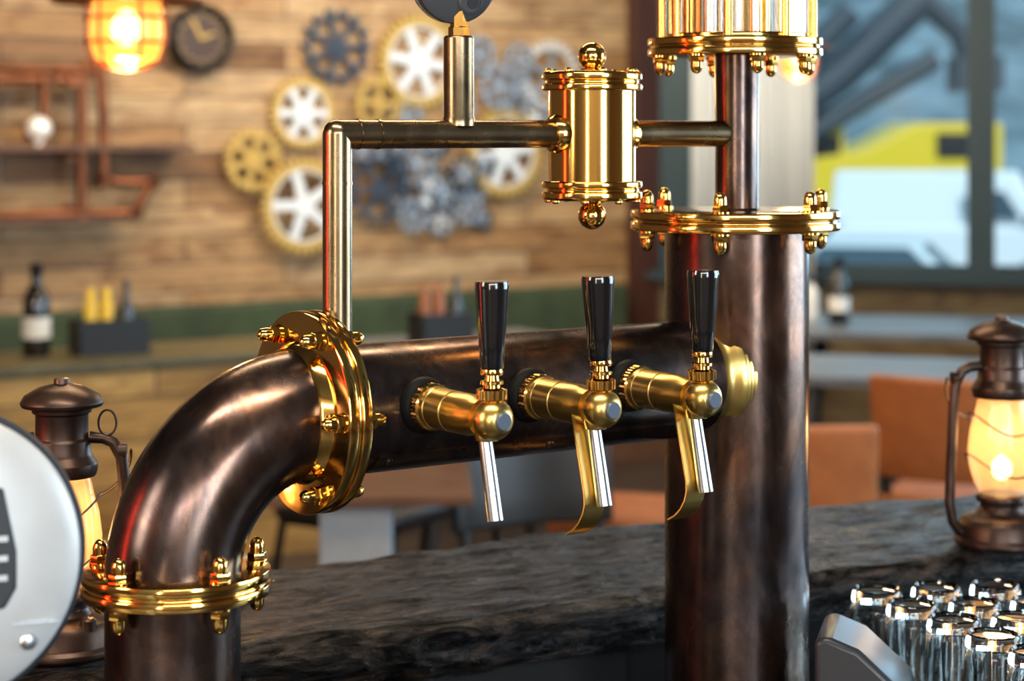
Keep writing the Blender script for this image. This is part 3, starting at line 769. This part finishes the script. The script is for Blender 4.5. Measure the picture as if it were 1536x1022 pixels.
# ------------------------------------------------------------ OUTSIDE
GZ=-1.4
mb=MB(); mb.box((160,120,.2),(20,75,GZ-.1)); mb.obj('parking_ground',nmat('asphalt',[(.3,(.22,.24,.26)),(.7,(.3,.32,.34))],(1,1,1),.4,0,.8,.9))
mb=MB(); vs=[];fs=[];nx,ny=60,12
for j in range(ny+1):
    for i in range(nx+1):
        x=-60+170*i/nx; y=70+45*j/ny
        vs.append((x,y,GZ-.2+ (j/ny)**.8*(16+4*noise.noise(V((x*.04,3,0)))+2*noise.noise(V((x*.15,y*.1,0))))))
for j in range(ny):
    for i in range(nx): a=j*(nx+1)+i; fs.append([a,a+1,a+nx+2,a+nx+1])
mb.add(vs,fs); mb.obj('hillside',nmat('hill_forest',[(.35,(.04,.08,.10)),(.65,(.19,.28,.34))],(1,1,1),.25,0,.9,1))
def car(x,y,rot,m,hh=1.5,ww=1.8,ln=4.3,van=False,name='car'):
    e=empty(name,(x,y,GZ)); M=T(x,y,GZ)@RZ(rot)
    mb=MB(); hb=hh*.58
    side=[(-ln/2,.35),(-ln/2+.05,hb*.8),(-ln/2+.25,hb*.92),(-ln/2+1.1,hb),(ln/2-.3,hb),(ln/2,hb*.85),(ln/2,.35)]
    Q=M@frame((0,0,0),(1,0,0),(0,1,0))
    mb.prism(side,-ww/2,ww/2,Q); mb.obj('body',m,e,None,.12)
    mb=MB(); a=ln/2
    f0,f1=(-a+1.0,-a+1.75) if not van else (-a+.5,-a+1.0)
    r0,r1=(a-.25,a-.9) if not van else (a-.05,a-.15)
    w1=ww/2-.08; w2=ww/2-.25
    vs=[(-w1,f0,hb-.02),(w1,f0,hb-.02),(w1,r0,hb-.02),(-w1,r0,hb-.02),(-w2,f1,hh),(w2,f1,hh),(w2,r1,hh),(-w2,r1,hh)]
    mb.add(vs,[[0,1,5,4],[1,2,6,5],[2,3,7,6],[3,0,4,7],[4,5,6,7],[3,2,1,0]],M)
    mb.obj('greenhouse',m,e,None,.06)
    vs=[M@V(p) for p in vs]
    mb=MB()
    def q(pl,k=.84):
        cen=sum(pl,V((0,0,0)))/4; return [cen+(p-cen)*k for p in pl]
    fl=([0,1,5,4],[1,2,6,5],[3,0,4,7],[2,3,7,6]) if not van else ([0,1,5,4],)
    for f in fl:
        pts=q([vs[i] for i in f]); nn=(pts[1]-pts[0]).cross(pts[2]-pts[0]).normalized()
        if nn.dot(pts[0]-M@V((0,0,hb)))<0: nn=-nn
        mb.add([p+nn*.02 for p in pts],[[0,1,2,3]])
    if van:
        for sx in (-1,1):
            xb=ww/2-.04; mb.prism([(-ln/2+.95,hb+.12),(-ln/2+1.9,hb+.12),(-ln/2+1.9,hh-.35),(-ln/2+1.25,hh-.35)],sx*xb-.09,sx*xb+.02,Q)
    for sx in (-1,1): mb.box((.04,.2,.14),(sx*(ww/2+.08),f0+.3,hb+.1),M)
    mb.box((ww*.6,.06,.2),(0,-ln/2-.01,.55),M)
    mb.obj('windows_and_grille',mat('car_glass',(.05,.09,.12),0,.3),e)
    mb=MB()
    for sx in (-1,1):
        for sy in (-ln*.32,ln*.3): mb.lathe([(0,-.11),(.3,-.11),(.33,-.08),(.33,.08),(.3,.11),(0,.11)],M@T(sx*(ww/2-.1),sy,.33)@Matrix.Rotation(pi/2,4,'Y'),28)
    mb.obj('wheels',M_blackm,e)
    mb=MB()
    for sx in (-1,1): mb.box((.35,.05,.14),(sx*(ww/2-.28),-ln/2-.0,.72),M)
    mb.obj('headlights',M_paper,e)
M_carw=mat('car_white',(.80,.86,.90),0,.3,coat=.5); M_cars=mat('car_silver',(.62,.72,.78),.1,.3)
car(4.9,25,1.3,M_cars,1.62,1.8,3.9); car(10.4,27,1.2,M_carw,1.6)
car(8.1,37,1.35,M_carw,2.25,1.95,4.4,True,'van'); car(14.6,37,1.3,M_carw,2.2,1.95,5,True,'van')
e=empty('excavator',(8,46,GZ)); ME=T(8.0,46,GZ)@RZ(.1)@Matrix.Scale(1.15,4)
mb=MB(); mb.prism([(-2.2,1.3),(2.6,1.3),(2.6,2.75),(.9,2.75),(-.2,2.2),(-2.2,1.9)],-1,1,ME@Matrix.Rotation(pi/2,4,'X')); mb.box((1.0,.9,1.1),(-1.0,-.3,2.1),ME); mb.box((4.4,2.0,.35),(0,0,1.15),ME); mb.obj('yellow_body',mat('machine_yellow',(.80,.58,.02),0,.45),e,None,.08)
mb=MB(); mb.box((4,.5,.8),(0,-.9,.4),ME); mb.box((4,.5,.8),(0,.9,.4),ME); mb.box((.8,.05,.5),(-1.0,-.77,2.25),ME); mb.box((.9,.05,.5),(1.7,-1.02,2.3),ME)
mb.obj('tracks_and_glass',M_blackm,e,None,.1)
mb=MB(); mb.sweep([(-2.6,-1.1,2.3),(-.7,-1.1,3.7),(.9,-1.1,5.2)],.40,8,ME); mb.sweep([(-2.6,-1.1,3.2),(-1.3,-1.1,4.1),(-.5,-1.1,4.9)],.28,8,ME); mb.sweep([(.9,-1.1,5.2),(1.7,-1.1,4.5),(1.9,-1.1,3.8)],.24,8,ME)
mb.sweep([(-2.2,-1.1,2.0),(-.2,-1.1,3.2),(1.2,-1.1,4.0)],.22,8,ME)
mb.box((.9,.8,.7),(2.0,-1.1,3.7),ME); mb.obj('boom_and_bucket',mat('boom_dark',(.03,.05,.07),0,.5),e)

# ------------------------------------------------------------ WORLD + LIGHTS
w=bpy.data.worlds.new('world'); scene.world=w; w.use_nodes=True
bg=w.node_tree.nodes['Background']; bg.inputs[0].default_value=(.40,.60,.73,1); bg.inputs[1].default_value=1.3
def area(name,loc,to,sx,sy,e,col):
    l=bpy.data.lights.new(name,'AREA'); l.shape='RECTANGLE'; l.size=sx; l.size_y=sy; l.energy=e; l.color=col
    o=bpy.data.objects.new(name,l); o.location=loc
    o.rotation_euler=(V(to)-V(loc)).to_track_quat('-Z','Y').to_euler(); scene.collection.objects.link(o)
area('daylight_fill_right',(4.2,3.2,1.8),(0,2.2,1.2),3.0,1.9,190,(.64,.84,1))  # added area light for cool daylight; the right wall has no window
area('daylight_fill_back',(3.6,8.2,1.9),(0.2,2.2,1.0),2.4,1.7,110,(.45,.75,1))  # extra area light inside the window wall, added for cool sheen on pipes
area('cool_fill_behind',(2.2,-1.9,1.9),(0.1,1.9,1.3),.9,1.8,85,(.74,.89,1))  # added for vertical highlights on the pipes; no window behind the camera
area('highlight_strip_behind',(.3,-2.2,2.35),(0,1.9,1.3),3.2,.22,60,(.92,.95,1))  # added behind the camera for a highlight along the horizontal pipe
area('front_wall_fill',(0,-1.2,3.05),(0,-2.5,1.2),4.0,.3,85,(1,.86,.70))  # added to brighten the unseen front wall that the pipes reflect
area('warm_fill_left',(-2.6,.3,2.2),(0,1.9,1.3),.7,1.3,48,(1,.82,.62))  # unseen warm area light, added for contrast in the brass
area('overhead_strip_fill',(-.1,1.2,3.0),(0,1.9,1.1),1.6,.18,34,(1,.88,.72))  # unseen overhead strip, added for reflections on the metal
area('upright_strip_fill',(-1.0,-2.2,1.6),(0,1.9,1.3),.25,1.6,30,(1,.85,.65))  # upright strip added behind the camera for reflections; no shelf there
area('red_neon',(-1.9,1.6,1.5),(-.3,1.8,1.3),.08,.9,7,(1,.05,.02))
area('plank_wall_fill_1',(-1.6,6.8,3.1),(-1.6,8.6,1.5),2.0,.5,84,(1,.82,.58))  # unseen area light added to light the plank wall
area('plank_wall_fill_2',(0.2,7.9,3.1),(0.0,9.7,1.5),2.0,.5,86,(1,.86,.66))  # second added area light, further right along the planks
area('dining_area_light',(1.6,6.6,3.1),(1.4,6.4,0),1.5,1.5,48,(1,.80,.55))  # unseen area light over the dining tables, no fixture modelled
area('fill_behind_bar',(-0.4,3.7,3.1),(-.3,4.2,0.5),1.6,.4,50,(1,.72,.44))  # unseen area light, added to brighten what stands behind the counter
l=bpy.data.lights.new('sun','SUN'); l.energy=2.5; l.angle=.2; l.color=(1,.97,.93)
o=bpy.data.objects.new('sun',l); o.rotation_euler=(math.radians(50),0,math.radians(25)); o.location=(5,20,12); scene.collection.objects.link(o)

# ------------------------------------------------------------ CAMERA
cam=bpy.data.cameras.new('camera'); co=bpy.data.objects.new('camera',cam); scene.collection.objects.link(co)
co.location=(0,0,1.6); co.rotation_euler=(pi/2,0,0)
cam.sensor_width=36; cam.lens=3000/1536*36; cam.shift_y=-316/1536
cam.dof.use_dof=True; cam.dof.focus_distance=1.90; cam.dof.aperture_fstop=4.7
cam.clip_start=.05; cam.clip_end=400
scene.camera=co
